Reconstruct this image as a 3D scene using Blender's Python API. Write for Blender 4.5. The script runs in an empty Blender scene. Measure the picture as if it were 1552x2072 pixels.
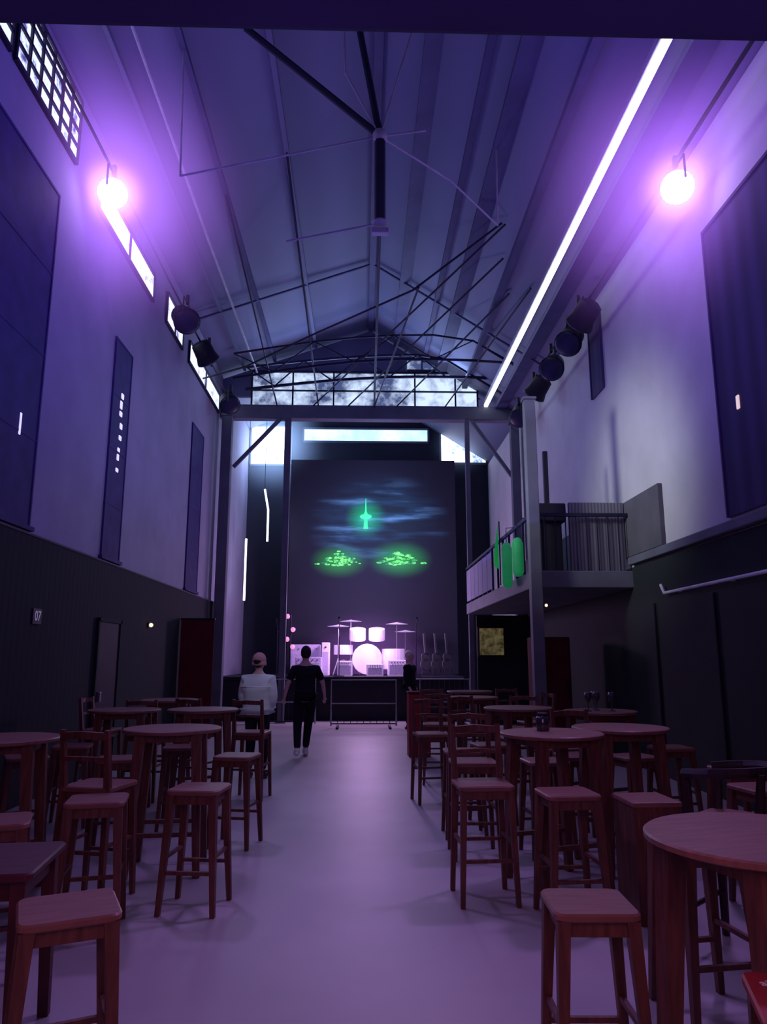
import bpy, bmesh, math, random
from mathutils import Vector, Matrix, Euler
random.seed(7)
scene = bpy.context.scene
scene.view_settings.view_transform = 'Standard'
COL = scene.collection

# ------------------------------------------------------------------ materials
def _new(name):
    m = bpy.data.materials.new(name); m.use_nodes = True
    nt = m.node_tree
    return m, nt, nt.nodes, nt.links, nt.nodes['Principled BSDF']

def mat(name, c, rough=0.6, metal=0.0, noise=4.0, amt=0.18, emit=None, es=0.0, bump=0.0, stretch=(1,1,1), spec=0.4):
    m, nt, N, L, b = _new(name)
    tc = N.new('ShaderNodeTexCoord'); mp = N.new('ShaderNodeMapping')
    mp.inputs['Scale'].default_value = stretch
    L.new(tc.outputs['Object'], mp.inputs['Vector'])
    no = N.new('ShaderNodeTexNoise'); no.inputs['Scale'].default_value = noise
    no.inputs['Detail'].default_value = 5
    L.new(mp.outputs[0], no.inputs['Vector'])
    r = N.new('ShaderNodeValToRGB')
    r.color_ramp.elements[0].position = 0.3; r.color_ramp.elements[1].position = 0.7
    r.color_ramp.elements[0].color = [x*(1-amt) for x in c]+[1]
    r.color_ramp.elements[1].color = [min(1, x*(1+amt)) for x in c]+[1]
    L.new(no.outputs['Fac'], r.inputs['Fac'])
    L.new(r.outputs['Color'], b.inputs['Base Color'])
    b.inputs['Roughness'].default_value = rough
    b.inputs['Metallic'].default_value = metal
    b.inputs['Specular IOR Level'].default_value = spec
    if emit:
        b.inputs['Emission Color'].default_value = list(emit)+[1]
        b.inputs['Emission Strength'].default_value = es
    if bump:
        bp = N.new('ShaderNodeBump'); bp.inputs['Strength'].default_value = bump
        L.new(no.outputs['Fac'], bp.inputs['Height']); L.new(bp.outputs[0], b.inputs['Normal'])
    return m

def pane(name, lo, hi, s, scale=3.0, t0=0.42, t1=0.55):
    """frosted, back-lit pane with foliage silhouettes behind it"""
    m, nt, N, L, b = _new(name)
    tc = N.new('ShaderNodeTexCoord')
    no = N.new('ShaderNodeTexNoise'); no.inputs['Scale'].default_value = scale
    no.inputs['Detail'].default_value = 8; no.inputs['Roughness'].default_value = 0.65
    L.new(tc.outputs['Object'], no.inputs['Vector'])
    r = N.new('ShaderNodeValToRGB')
    r.color_ramp.elements[0].position = t0; r.color_ramp.elements[1].position = t1
    r.color_ramp.elements[0].color = list(lo)+[1]; r.color_ramp.elements[1].color = list(hi)+[1]
    L.new(no.outputs['Fac'], r.inputs['Fac'])
    b.inputs['Base Color'].default_value = (0.05,0.05,0.08,1)
    b.inputs['Roughness'].default_value = 0.5
    L.new(r.outputs['Color'], b.inputs['Emission Color'])
    b.inputs['Emission Strength'].default_value = s
    return m

def striped(name, c, scale, axis='Y', amt=0.3, rough=0.6, bump=0.4):
    m, nt, N, L, b = _new(name)
    tc = N.new('ShaderNodeTexCoord')
    w = N.new('ShaderNodeTexWave'); w.bands_direction = axis
    w.inputs['Scale'].default_value = scale; w.inputs['Distortion'].default_value = 0.3
    L.new(tc.outputs['Object'], w.inputs['Vector'])
    r = N.new('ShaderNodeValToRGB')
    r.color_ramp.elements[0].color = [x*(1-amt) for x in c]+[1]
    r.color_ramp.elements[1].color = [x*(1+amt) for x in c]+[1]
    L.new(w.outputs['Fac'], r.inputs['Fac']); L.new(r.outputs['Color'], b.inputs['Base Color'])
    bp = N.new('ShaderNodeBump'); bp.inputs['Strength'].default_value = bump
    L.new(w.outputs['Fac'], bp.inputs['Height']); L.new(bp.outputs[0], b.inputs['Normal'])
    b.inputs['Roughness'].default_value = rough
    return m

M = {}
M['floor'] = mat('concrete_floor', (0.47,0.40,0.42), 0.48, noise=0.8, amt=0.12, bump=0.03)
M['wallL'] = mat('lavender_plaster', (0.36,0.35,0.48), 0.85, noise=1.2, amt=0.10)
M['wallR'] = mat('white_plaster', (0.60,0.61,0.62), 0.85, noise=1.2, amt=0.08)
M['black'] = striped('black_boarding', (0.012,0.015,0.020), 2.2, 'Y', 0.25, 0.9, 0.12)
M['green_black'] = mat('green_black_paint', (0.016,0.024,0.024), 0.85, noise=1.5, amt=0.2)
M['grey'] = mat('grey_panel', (0.11,0.11,0.13), 0.8, noise=2)
M['roof'] = striped('roof_sheet', (0.17,0.185,0.31), 0.30, 'X', 0.10, 0.6, 0.03)
M['roof_dark'] = mat('roof_purlin', (0.08,0.08,0.19), 0.6, noise=2)
M['steel'] = mat('dark_steel', (0.02,0.02,0.05), 0.6, 0.2)
M['steel_l'] = mat('painted_steel', (0.45,0.45,0.50), 0.5, 0.1)
M['beam'] = mat('beam_paint', (0.15,0.16,0.20), 0.7, noise=2)
M['lintel'] = mat('lintel_paint', (0.05,0.05,0.22), 0.8, noise=2)
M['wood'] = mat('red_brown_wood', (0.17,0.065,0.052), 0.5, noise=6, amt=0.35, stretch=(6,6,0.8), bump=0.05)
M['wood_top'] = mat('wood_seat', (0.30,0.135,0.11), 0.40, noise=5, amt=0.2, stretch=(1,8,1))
M['wood_dark'] = mat('dark_wood', (0.03,0.013,0.022), 0.4, noise=6, amt=0.25, stretch=(6,6,0.8))
M['wood_red'] = mat('dark_red_wood', (0.10,0.025,0.035), 0.5, noise=6, amt=0.25, stretch=(1,6,1))
M['red'] = mat('red_paint', (0.40,0.03,0.04), 0.5)
M['red_dim'] = mat('dark_red_cloth', (0.12,0.008,0.018), 0.9)
M['drape'] = striped('dark_drape', (0.06,0.055,0.13), .9, 'Y', 0.2, 0.9, 0.1)
M['darkglass'] = mat('dark_glass', (0.06,0.045,0.18), 0.7, spec=0.2)
M['white'] = mat('white_paint', (0.8,0.8,0.85), 0.5)
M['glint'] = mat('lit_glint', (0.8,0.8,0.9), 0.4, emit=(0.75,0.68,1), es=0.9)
M['digit'] = mat('digit_white', (0.6,0.6,0.7), 0.5, emit=(0.5,0.5,0.7), es=0.15)
M['warm'] = mat('warm_bulb', (0.9,0.7,0.5), 0.4, emit=(1,0.65,0.4), es=2)
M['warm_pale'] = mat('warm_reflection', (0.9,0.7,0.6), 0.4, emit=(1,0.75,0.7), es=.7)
M['strip'] = mat('strip_diffuser', (0.9,0.9,1), 0.4, emit=(0.80,0.84,1), es=3.0)
M['lens'] = mat('lamp_lens', (0.9,0.8,1), 0.4, emit=(1,0.8,1), es=8)
M['lens_off'] = mat('lamp_lens_off', (0.02,0.02,0.06), 0.4)
M['lamp'] = mat('lamp_black', (0.010,0.008,0.025), 0.6)
M['pane_bright'] = pane('clerestory_pane', (0.06,0.05,0.25), (0.62,0.70,1.0), 1.5, 4.0, 0.36, 0.47)
M['pane_long'] = pane('clerestory_pane_far', (0.15,0.15,0.45), (0.65,0.70,1.0), 1.5, 3.0, 0.34, 0.44)
M['pane_blow'] = pane('overexposed_pane', (0.08,0.16,0.36), (0.92,0.98,1.0), 2.6, 1.6, 0.38, 0.52)
M['pane_gable'] = pane('gable_pane', (0.05,0.07,0.17), (0.60,0.74,1.0), 1.25, 1.4, 0.40, 0.60)
M['pane_sky'] = pane('sky_pane', (0.25,0.48,0.85), (0.55,0.85,1.0), 1.9, 0.8, 0.35, 0.6)
M['stage'] = mat('stage_black', (0.012,0.012,0.022), 0.7)
M['curtain'] = mat('stage_curtain', (0.030,0.033,0.052), 0.95, noise=.6)
M['amp'] = mat('amp_cloth_glow', (0.62,0.55,0.72), 0.8, noise=30, emit=(.55,.3,1.0), es=.12)  # emission put in so the stage gear looks violet-lit
M['amp_white_glow'] = mat('amp_white_glow', (0.85,0.8,0.9), 0.7, noise=10, emit=(.7,.4,1.0), es=.30)  # glows by itself to imitate stage light on the boxes
M['drum'] = mat('drum_shell_glow', (0.9,0.82,0.95), 0.3, emit=(.75,.42,1.0), es=.45)  # violet emission paints stage light onto drums and cymbals
M['chrome'] = mat('chrome', (0.6,0.6,0.65), 0.3, 0.9)
M['green'] = mat('green_lit', (0.05,0.45,0.16), 0.6, emit=(0.02,0.40,0.14), es=0.22)
M['green_neon'] = mat('green_neon', (0.05,0.8,0.3), 0.5, emit=(0.05,1.0,0.32), es=1.4)
M['green_tree'] = pane('lit_foliage', (0.0,0.14,0.06), (0.20,1.0,0.22), 1.6, 7.0, 0.42, 0.60)
M['skin'] = mat('skin', (0.75,0.46,0.46), 0.5)
M['cloth_black'] = mat('black_cloth', (0.008,0.008,0.018), 0.9)
M['puffer'] = striped('puffer_fabric', (0.78,0.82,0.86), 3.0, 'Z', 0.04, 0.8, 0.35)
M['cap'] = mat('pink_knit', (0.62,0.30,0.34), 0.9, noise=40, bump=0.3)
M['hair'] = mat('dark_hair', (0.02,0.012,0.015), 0.6)
M['hair_l'] = mat('blond_hair', (0.85,0.7,0.72), 0.6)
M['shoe'] = mat('white_shoe', (0.9,0.85,0.9), 0.6)
M['shoe_b'] = mat('black_shoe', (0.02,0.02,0.03), 0.5)
M['poster'] = pane('poster_print', (0.06,0.05,0.015), (0.30,0.24,0.10), 0.3, 6, 0.4, 0.6)
M['glass'] = mat('glassware', (0.05,0.05,0.08), 0.08, spec=1.0)

# ------------------------------------------------------------------ helpers
def empty(name, loc=(0,0,0), rz=0, **kw):
    o = bpy.data.objects.new(name, None); COL.objects.link(o)
    o.empty_display_size = 0.1
    o.location = loc; o.rotation_euler = (0,0,rz)
    for k,v in kw.items(): o[k] = v
    return o

def obj(name, bm, m, parent=None, smooth=False, loc=(0,0,0), **kw):
    me = bpy.data.meshes.new(name)
    bmesh.ops.recalc_face_normals(bm, faces=bm.faces[:])
    bm.to_mesh(me); bm.free()
    me.materials.append(M[m] if isinstance(m, str) else m)
    if smooth:
        for p in me.polygons: p.use_smooth = True
    o = bpy.data.objects.new(name, me); COL.objects.link(o)
    o.location = loc
    if parent: o.parent = parent
    for k,v in kw.items(): o[k] = v
    return o

def NB(): return bmesh.new()

def box(bm, x0,x1,y0,y1,z0,z1, bev=0.0):
    c = Vector(((x0+x1)/2,(y0+y1)/2,(z0+z1)/2))
    g = bmesh.ops.create_cube(bm, size=1, matrix=Matrix.Translation(c) @ Matrix.Diagonal((x1-x0,y1-y0,z1-z0,1)))
    if bev:
        es = list({e for v in g['verts'] for e in v.link_edges})
        bmesh.ops.bevel(bm, geom=es, offset=bev, segments=2, affect='EDGES', profile=0.5)
    return bm

def frames(pts):
    pts = [Vector(p) for p in pts]
    out = []
    for i,p in enumerate(pts):
        if i == 0: t = pts[1]-p
        elif i == len(pts)-1: t = p-pts[i-1]
        else: t = (pts[i+1]-p).normalized()+(p-pts[i-1]).normalized()
        t.normalize()
        up = Vector((0,0,1)) if abs(t.z) < 0.95 else Vector((0,1,0))
        a = t.cross(up).normalized(); b = a.cross(t).normalized()
        out.append((p,a,b))
    return out

def tube(bm, pts, r, n=8, rot=0.0):
    if not isinstance(r,(list,tuple)): r = [r]*len(pts)
    fr = frames(pts); rings = []
    pa = None
    for (p,a,b),rr in zip(fr,r):
        if pa is not None and a.dot(pa) < 0: a,b = -a,-b
        pa = a
        rings.append([bm.verts.new(p + (a*math.cos(rot+2*math.pi*k/n)+b*math.sin(rot+2*math.pi*k/n))*rr) for k in range(n)])
    for i in range(len(rings)-1):
        for k in range(n):
            bm.faces.new((rings[i][k],rings[i][(k+1)%n],rings[i+1][(k+1)%n],rings[i+1][k]))
    bm.faces.new(rings[0]); bm.faces.new(rings[-1][::-1])
    return bm

def bar(bm, p0, p1, s0, s1=None):
    s1 = s0 if s1 is None else s1
    k = 0.7071
    return tube(bm, [p0,p1], [s0*k, s1*k], 4, math.pi/4)

def lathe(bm, prof, n=24, c=(0,0,0)):
    rings = []
    for r,z in prof:
        rings.append([bm.verts.new((c[0]+r*math.cos(2*math.pi*k/n), c[1]+r*math.sin(2*math.pi*k/n), c[2]+z)) for k in range(n)])
    for i in range(len(rings)-1):
        for k in range(n):
            bm.faces.new((rings[i][k],rings[i][(k+1)%n],rings[i+1][(k+1)%n],rings[i+1][k]))
    bm.faces.new(rings[0][::-1]); bm.faces.new(rings[-1])
    return bm

def slab(bm, w, d, z0, z1, r=0.05, bev=0.008, seg=6):
    def ring(inset, z):
        vs = []
        rr = max(r-inset, 0.005)
        for (sx,sy,a0) in ((1,1,0),(-1,1,90),(-1,-1,180),(1,-1,270)):
            for k in range(seg+1):
                a = math.radians(a0+90*k/seg)
                vs.append(bm.verts.new((sx*(w/2-r)+rr*math.cos(a), sy*(d/2-r)+rr*math.sin(a), z)))
        return vs
    R = [ring(bev,z0), ring(0,z0+bev), ring(0,z1-bev), ring(bev,z1)]
    n = len(R[0])
    for i in range(3):
        for k in range(n):
            bm.faces.new((R[i][k],R[i][(k+1)%n],R[i+1][(k+1)%n],R[i+1][k]))
    bm.faces.new(R[0][::-1]); bm.faces.new(R[-1])
    return bm

def ball(bm, c, r, sc=(1,1,1), u=16, v=10):
    bmesh.ops.create_uvsphere(bm, u_segments=u, v_segments=v, radius=r,
        matrix=Matrix.Translation(c) @ Matrix.Diagonal((sc[0],sc[1],sc[2],1)))
    return bm

def text(name, body, size, m, parent, loc, rot=(0,0,0), ext=.002):
    cu = bpy.data.curves.new(name,'FONT'); cu.body=body; cu.size=size; cu.align_x='CENTER'; cu.align_y='CENTER'; cu.extrude=ext
    t = bpy.data.objects.new('tmp',cu); COL.objects.link(t)
    dg = bpy.context.evaluated_depsgraph_get()
    me = bpy.data.meshes.new_from_object(t.evaluated_get(dg)); bpy.data.objects.remove(t)
    me.materials.clear(); me.materials.append(M[m])
    o = bpy.data.objects.new(name,me); COL.objects.link(o); o.parent=parent; o.location=loc; o.rotation_euler=rot
    return o

def dup(root, loc, rz, label=None, sc=None):
    n = root.copy(); COL.objects.link(n)
    n.location = loc; n.rotation_euler = (0,0,rz)
    n.scale = sc or (1,1,1)
    if label: n['label'] = label
    for ch in root.children:
        c = ch.copy(); COL.objects.link(c); c.parent = n
        for g in ch.children:
            h = g.copy(); COL.objects.link(h); h.parent = c
    return n

S = dict(kind='structure')
# ------------------------------------------------------------------ shell
XL, XR = -3.8, 4.2
Y0, YF, YE = -2.0, 19.0, 24.0
ZL, ZR, ZT, XT = 9.05, 7.95, 10.5, 0.2
obj('floor', box(NB(), XL-.2,XR+.2,Y0,YE+.2,-.2,0), 'floor', **S)
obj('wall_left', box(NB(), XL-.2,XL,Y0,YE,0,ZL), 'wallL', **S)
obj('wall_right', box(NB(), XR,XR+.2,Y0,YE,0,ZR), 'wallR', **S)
obj('wall_behind', box(NB(), XL,XR,Y0-.2,Y0,0,ZR), 'grey', **S)
obj('wall_end', box(NB(), XL,XR,YE,YE+.2,0,9.9), 'curtain', **S)

def prismY(pts, y0, y1):
    bm = NB()
    a = [bm.verts.new((x,y0,z)) for x,z in pts]; b = [bm.verts.new((x,y1,z)) for x,z in pts]
    n = len(pts)
    for i in range(n): bm.faces.new((a[i],a[(i+1)%n],b[(i+1)%n],b[i]))
    bm.faces.new(a[::-1]); bm.faces.new(b)
    return bm
obj('ceiling', prismY([(XL-.2,ZL),(XT,ZT),(XR+.2,ZR-.05),(XR+.2,ZR+.1),(XT,ZT+.15),(XL-.2,ZL+.15)], Y0, YE), 'roof', **S)

def roofz(x):
    return ZL+(ZT-ZL)*(x-XL)/(XT-XL) if x < XT else ZT+(ZR-ZT)*(x-XT)/(XR-XT)

tn = [0]
def trim(bm, m, **kw):
    tn[0] += 1
    return obj('trim_%d'%tn[0], bm, m, kind='structure', **kw)
trim(box(NB(), XL,XL+.05,Y0,19,0,2.95,.005), 'black')
trim(box(NB(), XL,XL+.06,Y0,19,2.95,2.98,.01), 'grey')
trim(box(NB(), XR-.05,XR,Y0,19,0,2.95), 'green_black')
trim(box(NB(), XR-.12,XR,Y0,11.2,2.98,3.10,.015), 'beam')
trim(box(NB(), XR-.07,XR,10.0,19,3.12,4.0,.01), 'grey')
for y in (6.4, 8.6, 10.4):
    trim(box(NB(), XR-.08,XR-.05,y,y+.5,0.3,2.35,.01), 'green_black')
# purlins running along the roof
for x,w,h,mm in ((-3.2,.06,.06,'roof'),(-2.4,.08,.07,'roof_dark'),(-1.3,.08,.07,'roof'),(.2,.14,.10,'roof_dark'),(.95,.26,.05,'roof_dark'),(1.65,.10,.06,'roof_dark'),(2.1,.28,.05,'roof_dark'),(2.75,.14,.10,'roof_dark'),(3.7,.3,.10,'roof_dark')):
    z = roofz(x)
    trim(box(NB(), x-w/2,x+w/2,Y0,19,z-h-.02,z-.01), mm)
for y in (15.5,):
    trim(tube(NB(), [(XL,y,ZL-.08),(XT,y,ZT-.08),(XR,y,ZR-.08)], .03, 4, math.pi/4), 'roof_dark')
trim(box(NB(), XL,XR,0.85,1.56,3.1,3.6,.02), 'lintel')
trim(box(NB(), XL,XR,18.9,19.2,7.84,8.22,.02), 'beam')
gb = prismY([(XL,8.5),(3.2,8.5),(XT,ZT-.05),(XL,ZL-.05)], 19.1, 19.2)
obj('wall_gable', gb, 'roof', **S)

wn = [0]
def window(parts_panes, frame_bm, pane_m, frame_m='steel', label=None):
    wn[0] += 1
    r = obj('window_%d'%wn[0], frame_bm, frame_m, **S)
    for i,b in enumerate(parts_panes):
        obj('pane', b, pane_m, r)
    return r
# left clerestory
for i,(a,b,z0,z1) in enumerate([(5.0,6.9,7.95,8.85),(7.0,8.75,7.95,8.85),(9.6,12.4,7.86,8.34),(13.3,14.6,7.9,8.5),(15.2,18.6,7.88,8.35)]):
    f = NB()
    for z in (z0,z1): box(f, XL,XL+.05,a,b,z-.025,z+.025)
    k = 6 if i < 2 else 2
    for j in range(k+1):
        y = a+(b-a)*j/k; box(f, XL,XL+.045,y-.02,y+.02,z0,z1)
    if i < 2:
        for j in (1,2,3): box(f, XL,XL+.045,a,b,z0+(z1-z0)*j/4-.02,z0+(z1-z0)*j/4+.02)
    window([box(NB(), XL,XL+.02,a,b,z0,z1)], f, 'pane_bright' if i<2 else 'pane_long')
# tall slits in the left wall; first dark pane enlarged to imitate shaded wall
for i,(a,b,z0,z1) in enumerate(((5.6,8.35,3.0,7.2),(10.75,11.5,3.0,6.4),(15.9,17.0,3.0,6.7))):
    f = NB()
    box(f, XL,XL+.03,a-.03,a,z0,z1); box(f, XL,XL+.03,b,b+.03,z0,z1); box(f, XL,XL+.03,a-.03,b+.03,z1,z1+.03)
    box(f, XL,XL+.06,a-.08,b+.08,z0,z0+.05)
    for j in range(1,4): box(f, XL,XL+.025,a,b,z0+(z1-z0)*j/4-.012,z0+(z1-z0)*j/4+.012)
    w = window([box(NB(), XL,XL+.02,a,b,z0,z1)], f, 'darkglass','darkglass')
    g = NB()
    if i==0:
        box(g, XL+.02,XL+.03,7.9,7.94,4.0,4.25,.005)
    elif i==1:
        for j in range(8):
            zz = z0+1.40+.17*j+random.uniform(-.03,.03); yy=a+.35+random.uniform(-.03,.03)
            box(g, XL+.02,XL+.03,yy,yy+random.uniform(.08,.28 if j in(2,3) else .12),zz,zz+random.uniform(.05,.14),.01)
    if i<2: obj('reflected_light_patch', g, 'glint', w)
    else: g.free()
# right wall tall windows with dark drapes
for a,b,z0,z1 in ((5.6,8.15,3.16,6.7),(12.1,12.7,6.2,7.6)):
    f = NB()
    box(f, XR-.05,XR,a-.03,a,z0,z1); box(f, XR-.05,XR,b,b+.03,z0,z1); box(f, XR-.05,XR,a-.03,b+.03,z1,z1+.04)
    w = window([box(NB(), XR-.03,XR,a,b,z0,z1)], f, 'drape', 'drape')
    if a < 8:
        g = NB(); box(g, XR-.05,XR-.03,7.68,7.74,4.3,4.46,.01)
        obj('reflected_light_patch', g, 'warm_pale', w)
# gable glazing
f = NB()
for x in (-3.0,-1.9,-.8,.3,1.4,2.5,3.1): box(f, x-.02,x+.02,19.0,19.1,8.22,9.2)
box(f, -3.0,3.1,19.0,19.1,8.65,8.68); box(f,-3.0,3.1,19.0,19.1,9.18,9.22)
window([box(NB(), -3.0,3.1,19.07,19.09,8.22,9.2)], f, 'pane_gable', 'steel')
f = NB(); box(f,1.2,2.0,19.03,19.09,9.28,9.31); box(f,1.2,2.0,19.03,19.09,9.57,9.6); box(f,1.58,1.62,19.03,19.09,9.3,9.58)
window([box(NB(),1.2,2.0,19.06,19.08,9.3,9.58)], f, 'pane_gable','beam')
# stage-end windows
for a,b,z0,z1,m in ((-3.75,-2.4,7.9,9.2,'pane_blow'),(-2.0,2.2,8.72,9.12,'pane_sky'),(2.6,4.15,8.0,9.1,'pane_blow')):
    f = NB()
    box(f,a,b,23.9,24,z0-.06,z0); box(f,a,b,23.9,24,z1,z1+.06)
    n = 1
    for j in range(n+1): x=a+(b-a)*j/n; box(f,x-.03,x+.03,23.9,24,z0,z1)
    window([box(NB(),a,b,23.95,23.98,z0,z1)], f, m, 'beam')

def door(i, y0, y1, x, side):
    s = 1 if side == 'L' else -1
    xa,xb = sorted((x, x+s*.03))
    r = obj('door_%d'%i, box(NB(), xa,xb,y0,y1,0,2.1,.01), 'stage', **S)
    xa,xb = sorted((x+s*.03, x+s*.09))
    obj('handle', box(NB(), xa,xb,y0+.08,y0+.12,.98,1.12,.01), 'chrome', r)
    f = NB(); xa,xb = sorted((x, x+s*.05))
    box(f,xa,xb,y0-.05,y0,0,2.15); box(f,xa,xb,y1,y1+.05,0,2.15); box(f,xa,xb,y0-.05,y1+.05,2.1,2.15)
    obj('door_frame', f, 'green_black', r)
door(1, 10.7, 11.6, XL+.05, 'L')

# ------------------------------------------------------------------ columns and braces
def column(x,y,z1,s,label,m='beam'):
    r = empty('column',(x,y,0),label=label,category='column')
    obj('shaft', box(NB(),-s/2,s/2,-s/2,s/2,0.02,z1-.04,.01), m, r)
    obj('base_plate', box(NB(),-s*.8,s*.8,-s*.8,s*.8,0,.02), m, r)
    obj('cap_plate', box(NB(),-s*.6,s*.6,-s*.6,s*.6,z1-.04,z1), m, r)
column(-3.55,18.7,7.84,.26,'grey steel column against the wall at the stage opening')
column(-2.0,19.0,7.84,.16,'slim grey steel post beside the stage')
column(2.75,18.75,7.84,.12,'slim grey steel post beside the stage')
column(2.6,11.02,5.6,.17,'tall grey column at the corner of the balcony')
column(4.0,18.7,7.84,.22,'grey steel column against the white wall')
for p0,p1 in (((2.9,18.95,7.84),(3.95,18.95,6.3)),((-2.2,18.95,7.84),(-3.4,18.95,6.5))):
    obj('diagonal_brace', bar(NB(),p0,p1,.09), 'beam', label='diagonal steel brace between beam and column', category='brace')

# ------------------------------------------------------------------ roof trusses
def truss(y, hub, low, ties, struts, label, t=1.0):
    r = empty('roof_truss',(hub[0],y,0),label=label,category='roof truss')
    o = Vector((hub[0],y,0))
    def P(p): return Vector(p)-o
    obj('king_post', tube(NB(),[P((hub[0],y,hub[1])),P((hub[0],y,low))],.07*t,8),'steel',r)
    b = NB(); ball(b,P((hub[0],y,hub[1])),.10*t); obj('hub',b,'steel_l',r,True)
    b = NB(); ball(b,P((hub[0],y,low)),.08*t,(1.3,1.3,.6)); box(b,-.11*t,.11*t,-.05,.05,low-.15,low-.08,.01); obj('lower_node',b,'steel_l',r)
    for s in struts: obj('strut', tube(NB(),[P((hub[0],y,hub[1])),P(s)],.045*t,6),'steel',r)
    for q in ties:
        obj('tie_rod', tube(NB(),[P(v) for v in q],.014,6),'steel_l',r)
    return r
truss(8.5,(.2,8.25),7.0,
      [[(.2,8.5,8.25),(-1.0,8.5,7.95),(-2.35,8.5,7.62)],[(-2.35,8.5,7.62),(-2.4,8.5,roofz(-2.4)-.08)],
       [(.2,8.5,8.25),(1.2,9.2,8.12),(2.0,10,7.95)],[(2.0,10,7.95),(2.02,10,roofz(2.02)-.05)],[(.2,8.5,7.0),(-1.0,8.7,6.85)],[(.2,8.5,8.25),(.8,8.5,8.35)],
       [(.2,8.5,8.25),(-.25,8.3,9.0),(-.3,8.2,10.25)],[(.2,8.5,8.25),(.45,8.5,9.2),(.7,8.5,10.1)]],
      [(-1.6,8.5,9.85),(-.15,8.5,10.3)],'steel roof truss with central hub, king post and tie rods')
def rods(name_label, y, lines, rad=.03, m='steel'):
    r = empty('roof_truss',(0,y,0),label=name_label,category='roof truss')
    for L_ in lines:
        obj('web_rod', tube(NB(),[(p[0],p[1]-y,p[2]) for p in L_],rad,6),m,r)
    return r
rods('long dark bracing rods fanning down to the far cross beam',13,[
    [(-3.75,16.5,8.0),(-2.6,15.5,7.9),(-1.0,14,8.0),(.9,12.5,8.2),(2.4,11.6,roofz(2.4)-.08)],
    [(2.45,11.6,roofz(2.45)-.08),(-1.33,18.9,8.2)],
    [(2.6,12.6,roofz(2.6)-.05),(-.4,18.9,8.2)],
    [(2.9,13.6,roofz(2.9)-.05),(.9,18.9,8.2)],
    [(1.0,12.43,8.22),(.3,18.9,8.2)],
    [(3.2,13.0,roofz(3.2)-.05),(2.2,18.9,8.2)],
    [(-2.4,11.6,roofz(-2.4)-.08),(-2.3,18.9,8.2)],
    [(-1.3,11.0,roofz(-1.3)-.08),(-1.2,18.9,8.2)],
    [(.2,8.6,7.0),(.25,13.5,7.7),(.3,18.9,8.15)],
    ],.02)
def arch_truss(y, z0, z1, x0, x1, label, n=9, slope=0.0, rad=.04, hh=.9):
    r = empty('roof_truss',(0,y,0),label=label,category='roof truss')
    pts = []
    for k in range(n+1):
        u = k/n; x = x0+(x1-x0)*u
        pts.append((x,0,z0+(z1-z0)*math.sin(math.pi*u*.9)+slope*u))
    obj('bottom_chord', tube(NB(),pts,rad,6),'steel',r)
    top = [(p[0],0,min(roofz(p[0])-.1,p[2]+hh)) for p in pts]
    obj('top_chord', tube(NB(),top,rad*.8,6),'steel',r)
    for k in range(n):
        a,b = (pts[k],top[k+1]) if k%2 else (top[k],pts[k+1])
        obj('web_rod', tube(NB(),[a,b],rad*.5,5),'steel',r)
arch_truss(16.2,7.9,8.2,-3.0,3.5,'dark steel lattice truss near the bright gable window',7,.35,.03,.6)
arch_truss(18.0,8.3,8.5,-3.0,3.6,'dark steel lattice truss near the bright gable window',9,.3,.04,.6)
obj('ceiling_conduit', tube(NB(),[(-3.0,5,roofz(-3)-.25),(-2.75,7,roofz(-2.75)-.5),(-2.75,12,roofz(-2.75)-.6),(-2.75,18.5,roofz(-2.75)-.6)],.025,8),'steel_l',label='pale metal conduit running along the sloping roof',category='pipe')

r = empty('strip_light',(3.3,5,0),label='long white fluorescent strip light along the sloping roof',category='strip light')
z = 8.2
obj('diffuser', box(NB(),-.05,.05,0,13.9,z,z+.06,.015),'strip',r)
obj('housing', box(NB(),-.07,.07,0,13.9,z+.06,z+.16,.01),'steel_l',r)

obj('lighting_bar', tube(NB(),[(-3.45,4,8.15),(-3.45,18.6,8.15)],.02,8),'lamp',label='black lighting bar beneath the clerestory windows',category='pipe')
obj('lighting_bar', tube(NB(),[(3.85,4,7.62),(3.85,18.6,7.62)],.025,8),'lamp',label='black lighting bar beneath the strip light',category='pipe')

def spotlight(loc, target, lens, label, scale=1.0):
    r = empty('stage_spotlight', loc, label=label, category='spotlight')
    d = (Vector(target)-Vector(loc)).normalized()
    q = d.to_track_quat('Z','Y')
    mat4 = q.to_matrix().to_4x4()
    r_s = scale
    b = NB(); lathe(b,[(.10,-.34),(.16,-.30),(.17,-.1),(.20,0),(.20,.03)],20)
    bmesh.ops.transform(b,matrix=mat4 @ Matrix.Scale(r_s,4),verts=b.verts[:]); obj('housing',b,'lamp',r,True)
    b = NB(); lathe(b,[(.195,.03),(.16,.05),(.08,.07)],24)
    bmesh.ops.transform(b,matrix=mat4 @ Matrix.Scale(r_s,4),verts=b.verts[:]); obj('lens',b,lens,r,True)
    b = NB()
    top = .40*r_s
    tube(b,[(0,-.23*r_s,-.02),(0,-.23*r_s,top*.7),(0,.23*r_s,top*.7),(0,.23*r_s,-.02)],.015,6)
    obj('yoke',b,'lamp',r)
    b = NB(); box(b,-.03,.03,-.03,.03,top*.66,top+.02,.01); obj('clamp',b,'lamp',r)
    return r
LL = (-3.4,9.08,7.75); LR = (3.8,7.95,7.2)
spotlight(LL,(0,0,1.6),'lens','glowing violet stage spotlight on the lighting bar',1.0)
spotlight(LR,(0,0,1.6),'lens','glowing violet stage spotlight on the lighting bar',1.0)
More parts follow.
